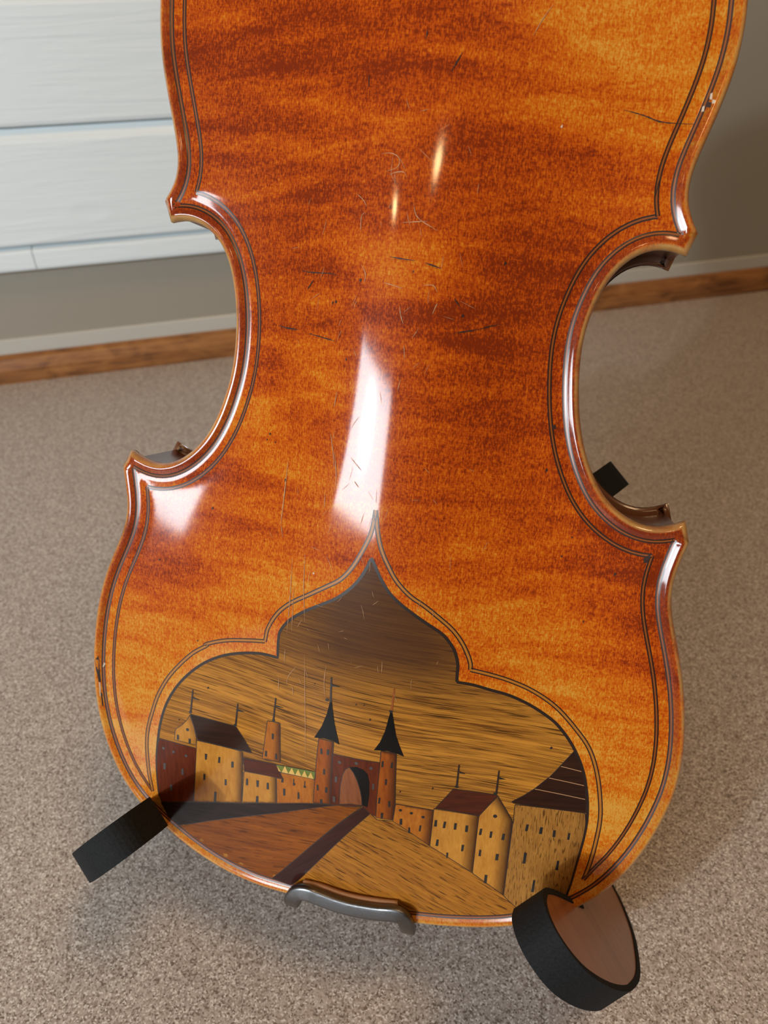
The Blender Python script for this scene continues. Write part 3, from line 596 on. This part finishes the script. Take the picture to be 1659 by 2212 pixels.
# back plate
LEV = [.35, .9, 1.7, 2.5, 3.3, 4.2, 5.2, 6.5, 8.2]
B, NB, P, D = plate_points(1.4, LEV, 2.0)
Q, F, org = tri(P, len(B))
DQ = np.maximum(SURF.dist(Q), 0); Z = SURF.h(Q, DQ)
v = [(*q, z) for q, z in zip(Q, Z)]; f = list(F)
idx = {}
for k, o in enumerate(org):
    for i in o: idx[i] = k
n = len(B); ring = [idx[i] for i in range(n)]
for dz, ins in ((-3.3, 0.0), (-4.1, .5), (-4.4, 1.3), (-4.4, 3.4)):
    base = len(v); v += [(*(B[i]+NB[i]*ins), dz) for i in range(n)]
    nr = list(range(base, base+n))
    for i in range(n): j = (i+1) % n; f.append((ring[i], ring[j], nr[j], nr[i]))
    ring = nr
back = vpart('back_plate', v, f, M_BACK)
tag(back, 'orange flamed maple back with worn rim')
allP = np.array([(a, b) for a, b, c_ in v])
fattr(back.data, 'tone', rbf(allP)); fattr(back.data, 'edge', np.r_[DQ, np.zeros(len(v)-len(DQ))])

# ribs and front plate
rib = np.vstack([s[:-1] for s in offset_sections(3.0)])
n = len(rib); v = [(*p, -4.0) for p in rib]+[(*p, -34.5) for p in rib]
vpart('rib', v, [(i, (i+1) % n, n+(i+1) % n, n+i) for i in range(n)], M_RIB, smooth=False)
B2, N2, P2, D2 = plate_points(2.2, [.6, 1.6, 3.2, 5.5, 8.5], 4.5)
Q, F, org = tri(P2, len(B2)); DQ = np.maximum(SURF.dist(Q), 0); Z = SURF.h(Q, DQ)
v = [(*q, -36.6-z) for q, z in zip(Q, Z)]; f = [a[::-1] for a in F]; idx = {}
for k, o in enumerate(org):
    for i in o: idx[i] = k
n = len(B2); ring = [idx[i] for i in range(n)]
for dz, ins in ((-35.4, .05), (-34.6, .5), (-34.2, 1.4), (-34.2, 4.0)):
    base = len(v); v += [(*(B2[i]+N2[i]*ins), dz) for i in range(n)]; nr = list(range(base, base+n))
    for i in range(n): j = (i+1) % n; f.append((ring[j], ring[i], nr[i], nr[j]))
    ring = nr
vpart('front_plate', v, f, M_TOP)

# neck with heel, fingerboard, pegbox: above the body
def loft(rings, closed=True):
    v = [p for r in rings for p in r]; n = len(rings[0]); f = []
    for k in range(len(rings)-1):
        for i in range(n): j = (i+1) % n; f.append((k*n+i, k*n+j, (k+1)*n+j, (k+1)*n+i))
    f.append(tuple(range(n))[::-1]); f.append(tuple(range((len(rings)-1)*n, len(rings)*n)))
    return v, f
def half_round(y, w, zb, zf, n=10):
    """D-shaped section: round towards the back, flat at the front"""
    return [(w*math.cos(math.pi*k/n), y, zf+(zb-zf)*math.sin(math.pi*k/n)**.8) for k in range(n+1)]
vpart('neck', *loft([half_round(205, 15, -.5, -40), half_round(209, 15, -.3, -42), half_round(216, 13.5, -1, -44), half_round(222, 12.5, -14, -45), half_round(230, 12, -27, -46), half_round(245, 12, -31, -47), half_round(330, 11.5, -33, -50), half_round(340, 12, -31, -50), half_round(346, 12, -26, -50)]), M_NECK)
def slab(y, w, z0, z1): return [(-w, y, z0), (-w*.8, y, z1+1.2), (0, y, z1), (w*.8, y, z1+1.2), (w, y, z0)]
vpart('fingerboard', *loft([slab(80, 21, -66, -72), slab(205, 16, -52, -58), slab(340, 12, -50, -55)]), M_EBONY)
vpart('pegbox', *loft([half_round(344, 12, -26, -52), half_round(380, 10, -24, -50), half_round(410, 8, -17, -42), half_round(424, 7, -12, -36)]), M_NECK)
sc_v = []; sc_f = []
for k in range(40):
    a = k/40*math.tau*1.6; r = 15*(1-k/52); y0, z0 = 430-r*math.cos(a), -26+r*math.sin(a)*.9
    w = 7+5*k/40
    sc_v += [(-w, y0, z0), (w, y0, z0), (w, y0*.5+.5*430, z0*.5-13), (-w, y0*.5+.5*430, z0*.5-13)]
    if k: b = 4*k; sc_f += [(b-4+i, b-4+(i+1) % 4, b+(i+1) % 4, b+i) for i in range(4)]
vpart('scroll', sc_v, sc_f, M_NECK)

# ------------------------------------------------------------------ purfling and inlay builders
def on(P, lift): 
    P = np.asarray(P, float); return SURF.h(P)+lift
def ribbon(name, path, w, mats, parent, lift=.05, line=.32, closed=False, taper=None):
    """inlaid strip with dark outer lines, laid on the arched surface"""
    P = resample(path, .9); n = len(P)
    T = np.gradient(P, axis=0); T /= np.linalg.norm(T, axis=1)[:, None]+1e-9; N = np.stack([T[:, 1], -T[:, 0]], 1)
    ww = np.full(n, w/2.0)
    if taper is not None: ww *= np.interp(np.linspace(0, 1, n), *taper)
    three = len(mats) > 1
    offs = [-1, -1+2*line, 1-2*line, 1] if three else [-1, 1]
    v = []; f = []; mi = []; c = len(offs)
    for o in offs:
        q = P+N*(ww*o)[:, None]; z = on(q, lift); v += [(*a, b) for a, b in zip(q, z)]
    for o, lf in ((-1, -.25), (-1, lift), (1, lift), (1, -.25)):
        q = P+N*(ww*o)[:, None]; z = on(q, lf); v += [(*a, b) for a, b in zip(q, z)]
    for k in range(c-1):
        for i in range(n-1):
            f.append((k*n+i, k*n+i+1, (k+1)*n+i+1, (k+1)*n+i)[::-1]); mi.append(1 if three and k == 1 else 0)
    for a, b in ((c*n, (c+1)*n), ((c+2)*n, (c+3)*n)):
        for i in range(n-1): f.append((a+i, a+i+1, b+i+1, b+i)[::-1]); mi.append(0)
    o = vpart(name, v, f, list(mats), parent, mi)
    o.data.polygons.foreach_set('use_smooth', [i < (c-1)*(n-1) for i in range(len(f))]); return o

for k, s in enumerate(offset_sections(4.3)):
    ribbon('purfling', s, 1.35, (M_PDARK, M_PMID), back)
ins = offset_sections(8.7)
low = ins[2]; cutR = next(i for i in range(len(low)) if low[i][1] < -115.5); cutL = len(low)-next(i for i in range(len(low)) if low[::-1][i][1] < -118.5)
VR = np.array(PANEL_PURFLING[-1][-1]); VL = np.array(PANEL_PURFLING[0][0])
for k, s in enumerate(ins):
    if k == 2:
        a = np.vstack([low[:cutR-3], VR]); b = np.vstack([VL, low[cutL+3:]])
        ribbon('purfling', catmull(resample(a, 6), 6), 1.35, (M_PDARK, M_PMID), back)
        ribbon('purfling', catmull(resample(b, 6), 6), 1.35, (M_PDARK, M_PMID), back)
    else: ribbon('purfling', s, 1.35, (M_PDARK, M_PMID), back)
for s in PANEL_PURFLING:
    ribbon('panel_purfling', catmull(s, 6), 1.5, (M_PDARK, M_PGOLD), back, line=.26)

def flat_piece(name, poly, matl, parent, lift, step=2.0, scorch=None, skirt=.3):
    """a thin slip of wood cut to an outline and laid on the arched back"""
    R = refine(poly, step)
    x0, y0 = R.min(0); x1, y1 = R.max(0); n = len(R); extra = []
    gx = np.arange(x0+step*.5, x1, step); gy = np.arange(y0+step*.5, y1, step)
    if len(gx) and len(gy):
        G = np.array([(a, b) for b in gy for a in gx])
        A = R; Bq = np.roll(R, -1, 0); d = Bq-A; L = (d*d).sum(1)+1e-12
        p = G[:, None, :]; t = np.clip(((p-A)*d).sum(2)/L, 0, 1); q = p-(A+t[..., None]*d); md = np.sqrt((q*q).sum(2).min(1))
        c_ = ((A[:, 1] > p[..., 1]) != (Bq[:, 1] > p[..., 1])) & (p[..., 0] < A[:, 0]+(p[..., 1]-A[:, 1])*d[:, 0]/np.where(d[:, 1] == 0, 1e-9, d[:, 1]))
        extra = G[(c_.sum(1) % 2 == 1) & (md > step*.4)]
    P = np.vstack([R, extra]) if len(extra) else R
    Q, F, org = tri(P, n); z = on(Q, lift)
    v = [(*a, b) for a, b in zip(Q, z)]; f = list(F); idx = {}
    for k, o in enumerate(org):
        for i in o: idx[i] = k
    ring = [idx[i] for i in range(n)]; base = len(v)
    zb = on(R, lift-skirt); v += [v[k] for k in ring]+[(*a, b) for a, b in zip(R, zb)]
    for i in range(n): j = (i+1) % n; f.append((base+i, base+j, base+n+j, base+n+i))
    o = vpart(name, v, f, matl, parent, smooth=True)
    o.data.polygons.foreach_set('use_smooth', [i < len(F) for i in range(len(f))])
    val = np.zeros(len(v))
    if scorch:
        xs = np.array([p[0] for p in v]); ys = np.array([p[1] for p in v])
        side, width, strength = scorch; width *= 1.35
        for i in range(len(v)):
            e = []
            for a, b in zip(R, np.roll(R, -1, 0)):
                if (a[1] > ys[i]) != (b[1] > ys[i]): e.append(a[0]+(ys[i]-a[1])/(b[1]-a[1])*(b[0]-a[0]))
            if e:
                dr = (max(e)-xs[i]) if side > 0 else (xs[i]-min(e))
                val[i] = strength*max(0.0, 1-max(dr, 0)/width)**1.0
            else: val[i] = strength*.3
    fattr(o.data, 'scorch', val)
    return o

# ------------------------------------------------------------------ inlaid castle panel
low_in = np.vstack([offset_path(resample(SEC[2], 1.2), 5.0)])
def follow(a, b):
    """points along the inside of the lower rim between two places, a and b left out"""
    ia = int(np.argmin(np.hypot(*(low_in-a).T))); ib = int(np.argmin(np.hypot(*(low_in-b).T)))
    s = low_in[min(ia, ib):max(ia, ib)+1]
    return s if ia <= ib else s[::-1]
def smooth_panel():
    P = [np.array(p) for p in PANEL]
    cusps = [0, 13, 23, 35, len(P)-1]
    out = []
    for a, b in zip(cusps[:-1], cusps[1:]): out += list(catmull(P[a:b+1], 4)[:-1])
    out.append(P[-1]); return np.array(out)
top_edge = smooth_panel()
sky_poly = np.vstack([top_edge, follow(top_edge[-1], top_edge[0])])
def sky():
    o = flat_piece('castle_panel', sky_poly, M_SKY, None, .04, 2.0)
    # smoky brown shading burnt into the ogee tip of the veneer
    me = o.data; co = np.array([q.co[:] for q in me.vertices])/MM
    fattr_vals = np.clip((co[:, 1]+64)/20, 0, 1)*.92*np.clip(1.25-np.abs(co[:, 0]-6)/55, 0, 1)
    me.attributes['scorch'].data.foreach_set('value', fattr_vals.astype(np.float32)); return o
panel = sky()
tag(panel, 'golden streaked wood panel with a pointed top showing an inlaid castle')
ribbon('panel_edge', top_edge, 1.0, (M_FRAME,), panel, lift=.07)
MATS = dict(dark_wall=('house_wall', M_REDW, None), gable=('gable', M_YELLOW, (1, 2, .5)), long_roof=('roof', M_ROOFD, None), tall_house=('house_wall', M_YELLOW, (1, 2.4, .95)),
    low_roof=('roof', M_ROOFR, None), small_house=('house_wall', M_YELLOW, (1, 2.2, .95)), chimney_tower=('watch_tower', M_AMBER, (1, 2.4, .9)), green_band=('parapet_band', M_GREEN, None),
    curtain_wall=('curtain_wall', M_AMBER, (1, 1.2, .4)), tower_left=('gate_tower', M_TOWER, (1, 2.0, .9)), spire_left=('spire', M_EBONY, None), gate_wall=('gate_wall', M_REDW, None),
    ramp=('gate_passage', M_RAMP, None), arch=('gate_opening', M_EBONY, None), tower_right=('gate_tower', M_TOWER, (1, 2.4, .95)), spire_right=('spire', M_EBONY, None),
    corner_house=('house_wall', M_AMBER, (1, 3.0, .95)), row_house=('house_wall', M_YELLOW, (1, 3.4, .98)), row_roof=('roof', M_ROOFR, None), gable_house=('gable_house', M_YELLOW, (1, 3.2, .98)),
    great_roof=('great_roof', M_ROOFD, None), great_wall=('house_wall', M_GREAT, (1, 3, .35)), dark_wedge=('rampart', M_WEDGE, None), path=('road', M_PATH, None),
    ground_left=('meadow', M_ORANGE, None), ground_right=('meadow', M_GOLD, None))
ORDER = ['ground_left', 'ground_right', 'dark_wedge', 'path', 'dark_wall', 'gable', 'tall_house', 'long_roof', 'small_house', 'low_roof', 'chimney_tower', 'curtain_wall', 'green_band', 'gate_wall', 'ramp', 'arch', 'tower_left', 'tower_right', 'spire_left', 'spire_right', 'corner_house', 'row_house', 'row_roof', 'great_wall', 'great_roof', 'gable_house']
LIFT = {}
LEVEL = dict(meadow=.08, rampart=.11, road=.11, house_wall=.13, curtain_wall=.13, gate_wall=.13, gable=.13, gable_house=.145, watch_tower=.14, gate_passage=.165, gate_opening=.175, gate_tower=.17, roof=.17, great_roof=.17, parapet_band=.165, spire=.2)
for i, k in enumerate(ORDER):
    poly = []
    src = PIECES[k]
    for j, p in enumerate(src):
        if isinstance(p, str):
            poly += [tuple(q) for q in follow(np.array(src[j-1]), np.array(src[(j+1) % len(src)]))]
        else: poly.append(p)
    nm, mt, sc_ = MATS[k]
    LIFT[k] = LEVEL[nm]
    flat_piece(nm, poly, mt, panel, LIFT[k], .9 if sc_ else 2.0, sc_)
    # dark glue line round each slip of wood
    if k not in ('arch', 'spire_left', 'spire_right'):
        if k.startswith('ground'):
            runs = [[]]
            for q in src: runs.append([]) if isinstance(q, str) else runs[-1].append(q)
            for r_ in runs:
                if len(r_) > 1: ribbon('glue_line', np.array(r_), .26, (M_FRAME,), panel, lift=LIFT[k]+.012)
        else: ribbon('glue_line', np.vstack([poly, poly[:1]]), .26, (M_FRAME,), panel, lift=LIFT[k]+.012)
for t_ in TRIANGLES: flat_piece('parapet_triangle', t_, M_TRI, panel, .2, 1.5)
for own, x, y, w, h in WINDOWS:
    mt = M_SLOT2 if own in ('dark_wall', 'gate_wall') else M_SLOT
    if h == 0: poly = [(x+w*math.cos(a*math.pi/4), y+w*math.sin(a*math.pi/4)) for a in range(8)]; nm = 'round_window'
    else:
        j = [random.uniform(-.12, .12) for _ in range(4)]
        poly = [(x-w/2+j[0], y-h/2), (x+w/2+j[1], y-h/2+.1), (x+w/2+j[2], y+h/2), (x-w/2+j[3], y+h/2-.1)]; nm = 'window_slot'
    flat_piece(nm, poly, mt, panel, .225, 1.5)
for own, pl, fl in POLES:
    mt = M_FRAME if own != 'spire_right' else M_PMID
    ribbon('flagpole', pl, .62, (mt,), panel, lift=.215, taper=([0, 1], [.8, 1.1]))
    if fl: flat_piece('pennant', fl, M_SLOT, panel, .225, 1.5)
for x, y in BALLS: flat_piece('finial', [(x+.62*math.cos(a*math.pi/4), y+.5*math.sin(a*math.pi/4)) for a in range(8)], M_SLOT, panel, .23, 1.5)
# seams across the big roof
gr = np.array(PIECES['great_roof'])
for yy in (.28, .5, .72):
    y = gr[:, 1].min()+(gr[:, 1].max()-gr[:, 1].min())*yy
    xs = [a[0]+(y-a[1])/(b[1]-a[1])*(b[0]-a[0]) for a, b in zip(gr, np.roll(gr, -1, 0)) if (a[1] > y) != (b[1] > y)]
    ribbon('roof_seam', np.array([(min(xs)+.5, y+.4), (max(xs)-.3, y-.3)]), .22, (M_MARKL,), panel, lift=.19)

# ------------------------------------------------------------------ wear on the varnish, joined: too fine to count
def joined_marks(name, paths, w, matl, specks=()):
    V_, F_ = [], []
    for pth in paths:
        P = resample(catmull(pth, 4) if len(pth) > 2 else pth, .8); n = len(P)
        T = np.gradient(P, axis=0); T /= np.linalg.norm(T, axis=1)[:, None]+1e-9; N = np.stack([T[:, 1], -T[:, 0]], 1)
        ww = w*np.sin(np.linspace(.25, math.pi-.25, n))*np.array([random.uniform(.5, 1.2) for _ in range(n)])
        b = len(V_)
        for s in (-1, 1):
            q = P+N*(ww*s/2)[:, None]; V_ += [(*a, z) for a, z in zip(q, on(q, .25))]
        F_ += [(b+n+i, b+n+i+1, b+i+1, b+i) for i in range(n-1)]
    for x, y in specks:
        r = random.uniform(.25, .5); b = len(V_)
        q = np.array([(x+r*math.cos(a*math.pi/3)*random.uniform(.6, 1), y+1.4*r*math.sin(a*math.pi/3)*random.uniform(.6, 1)) for a in range(6)])
        V_ += [(*a, z) for a, z in zip(q, on(q, .25))]; F_.append(tuple(range(b, b+6)))
    o = vpart(name, V_, F_, matl, back); tag(o, kind='stuff'); return o
joined_marks('dark_crack', CRACKS, .42, M_MARKD, SPECKS)
joined_marks('pale_scratch', SCRATCHES, .22, M_MARKL)
for kind_, pl in CHIPS: flat_piece('varnish_chip', pl, M_MARKD if kind_ == 'D' else M_CHIP, back, .07, 1.0)
rn = random.Random(3); fine = []
for _ in range(90):
    x = rn.gauss(-2, 14); y = rn.uniform(-60, 120); a = rn.gauss(math.pi/2, .5) if rn.random() < .7 else rn.uniform(0, 3.1); L = rn.uniform(.8, 5)
    fine.append([(x, y), (x+math.cos(a)*L*.5+rn.uniform(-.2, .2), y+math.sin(a)*L*.5), (x+math.cos(a)*L, y+math.sin(a)*L)])
joined_marks('fine_scratch', fine, .12, M_MARKL)

# ------------------------------------------------------------------ chin rest clamp
def tube(path, rx, rz, n=12, power=2.6):
    """rounded bar: path of violin-frame points, half sizes across and through"""
    P = np.array(path, float); v = []; f = []
    T = np.gradient(P, axis=0); T /= np.linalg.norm(T, axis=1)[:, None]
    up = np.array([0, 0, 1.0])
    for k in range(len(P)):
        a = np.cross(T[k], up); la = np.linalg.norm(a)
        a = a/la if la > .2 else np.array([0, 1.0, 0]); b = np.cross(a, T[k])
        r1 = rx[k] if hasattr(rx, '__len__') else rx; r2 = rz[k] if hasattr(rz, '__len__') else rz
        for i in range(n):
            t = math.tau*i/n; cx, sy = math.cos(t), math.sin(t)
            v.append(tuple(P[k]+a*r1*math.copysign(abs(cx)**(2/power), cx)+b*r2*math.copysign(abs(sy)**(2/power), sy)))
    for k in range(len(P)-1):
        for i in range(n): j = (i+1) % n; f.append((k*n+i, k*n+j, (k+1)*n+j, (k+1)*n+i))
    f.append(tuple(range(n))[::-1]); f.append(tuple(range((len(P)-1)*n, len(P)*n)))
    return v, f
def cat3(P, n=5):
    P = np.asarray(P, float); Q = np.vstack([2*P[0]-P[1], P, 2*P[-1]-P[-2]]); out = []
    for i in range(1, len(Q)-2):
        for k in range(n):
            t = k/n; a, b, c, d = Q[i-1:i+3]; out.append(.5*(2*b+(c-a)*t+(2*a-5*b+4*c-d)*t*t+(3*b-a-3*c+d)*t**3))
    out.append(P[-1]); return np.array(out)
chin = bpy.data.objects.new('chin_rest', None); COL.objects.link(chin); chin.matrix_world = vm
tag(chin, 'worn metal chin rest clamp hooked over the bottom edge of the violin', 'chin rest')
def cpart(name, v, f, matl, parent=None, smooth=True):
    o = link(name, mesh(name, [(x*MM, y*MM, z*MM) for x, y, z in v], f), matl, parent or chin, smooth)
    if parent is None: o.location = Vector(-BASE*MM)
    return o
bar = cat3([(-21.3, -155.2, -6), (-21.0, -153.0, -1.5), (-20.2, -148.6, 1.6), (-17.9, -144.6, 3.0), (-14.2, -143.2, 3.6), (-10.1, -143.8, 3.6), (-3.3, -144.7, 3.6), (3.4, -144.9, 3.6), (11.6, -144.2, 3.6), (18.6, -143.0, 3.6), (21.6, -144.4, 3.0), (23.0, -148.4, 1.4), (23.2, -152.8, -1.8), (23.0, -155.2, -6)])
cpart('clamp_bar', *tube(bar, 2.8, 1.6, 20, 4.5), M_METAL)
M_CORK = plain('cork', (0.34, 0.16, 0.07), .8)
padp = cat3([(-16.5, -143.2, 1.1), (-10.1, -143.2, 1.1), (-3.3, -144.1, 1.1), (3.4, -144.3, 1.1), (11.6, -143.6, 1.1), (19.0, -142.6, 1.1)])
cpart('cork_pad', *tube(padp, 2.9, .9, 12, 4.0), M_CORK)
for sx in (-21.3, 23.0):
    cpart('clamp_rod', *tube([(sx, -155.2, -5), (sx, -155.3, -12), (sx, -155.3, -34), (sx, -155.3, -40)], 1.5, 1.5, 10, 2), M_METAL)
    cpart('barrel_nut', *tube([(sx, -155.3, -16), (sx, -155.3, -17), (sx, -155.3, -28), (sx, -155.3, -29)], [2, 2.6, 2.6, 2], [2, 2.6, 2.6, 2], 12, 2), M_METAL)
cup = []
for z, g_ in ((-41, 0), (-43, 2.5), (-46, 2.5), (-49, 0)):
    cup.append([(52*math.cos(t)*1.0+g_*math.cos(t)-8, -128+(27+g_)*math.sin(t)*(1-.25*math.cos(t)), z-(7 if g_ else 6)) for t in np.linspace(0, math.tau, 32, endpoint=False)])
cpart('chin_cup', *loft(cup), M_EBONY)

# ------------------------------------------------------------------ folding stand
stand = bpy.data.objects.new('instrument_stand', None); COL.objects.link(stand); stand.location = (0, 0.02, 0)
tag(stand, 'brown wooden folding instrument stand with black foam covered feet', 'instrument stand')
NR = np.array([0.70383488, 0.69264538, -0.15766685]); E1 = np.array([0.53723983, -0.37381559, 0.75606565]); E2 = np.array([-0.46474706, 0.61685029, 0.63522114]); C0 = -34.08
BOARD = [(88.5, -124), (89, -110), (89.6, -98), (91, -89), (93, -85), (96, -81), (100, -78.3), (104, -77.6), (107.5, -79), (111, -82.5), (113.5, -88), (115, -98), (115.2, -110), (114, -123), (112, -132), (108, -145), (103, -156), (96, -167.5), (88, -179), (79, -188), (68, -195), (55, -197), (36, -197),
         (22, -186), (-5, -174), (-40, -174), (-62, -185), (-72, -197), (-95, -197), (-101, -190), (-84, -148), (-79, -114), (-86, -76), (-99, -45), (-114, -25), (-115, -14), (-108, -6), (-97, -4), (-86, -8), (-70, -22), (-44, -52), (-16, -84), (10, -114), (30, -138), (44, -156), (50, -153), (60, -142), (75, -131)]
PAD = BOARD[:23]; PAD_TOP = BOARD[33:40]; PAD_CRADLE = BOARD[45:]+BOARD[:1]
STAND_X = -2.1                                       # the stand sits a little left of the violin's middle
def board_pt(p, off, sg):
    q = E1*p[0]+E2*p[1]+NR*(C0+off); q = q*np.array([sg, 1, 1])+np.array([STAND_X*(1-sg), 0, 0]); return V3(q)
THK = 11.0
def sweep_board(name, poly, o0, o1, sg, matl, parent):
    n = len(poly); v = [board_pt(p, o, sg) for o in (o1, o0) for p in poly]
    f = [(i, (i+1) % n, n+(i+1) % n, n+i) for i in range(n)]+[tuple(range(n))[::-1], tuple(range(n, 2*n))]
    if sg < 0: f = [a[::-1] for a in f]
    loc = np.array([0, 20.0, 0])
    return link(name, mesh(name, [tuple((p-loc)*MM) for p in v], f), matl, parent, False)
def pad_poly(path, thick):
    P = catmull(np.array(path, float), 3)
    T = np.gradient(P, axis=0); T /= np.linalg.norm(T, axis=1)[:, None]; N = np.stack([-T[:, 1], T[:, 0]], 1)
    O = P+N*thick
    return P, O
def strip(name, path, thick, o0, o1, sg, parent, flip):
    P, O = pad_poly(path, thick*flip); n = len(P); v = []; f = []
    for o in (o1, o0):
        for L in (P, O): v += [board_pt(p, o, sg) for p in L]
    # rows: 0 inner top, 1 outer top, 2 inner bottom, 3 outer bottom
    for i in range(n-1):
        for a, b in ((0, 1), (1, 3), (3, 2), (2, 0)): f.append((a*n+i, b*n+i, b*n+i+1, a*n+i+1))
    f += [(0, 2*n, 3*n, n), (n-1, 2*n-1, 4*n-1, 3*n-1)]
    loc = np.array([0, 20.0, 0])
    o = link(name, mesh(name, [tuple((p-loc)*MM) for p in v], f), M_FOAM, parent, False)
    return o
import bmesh
def fix_normals(o):
    bm = bmesh.new(); bm.from_mesh(o.data); bmesh.ops.recalc_face_normals(bm, faces=bm.faces); bm.to_mesh(o.data); bm.free()
for sg in (1, -1):
    bpoly = catmull(np.array(BOARD+BOARD[:1]), 3)[:-1]
    b = sweep_board('leg_board', bpoly, 2-THK, 2, sg, M_SWOOD, stand); fix_normals(b)
    for pth in (PAD, PAD_TOP, PAD_CRADLE):
        q = strip('foam_pad', pth, 2.0, 2-THK-.4, 2.4, sg, b, 1); fix_normals(q)
stand.location = (0, 0.02, 0)
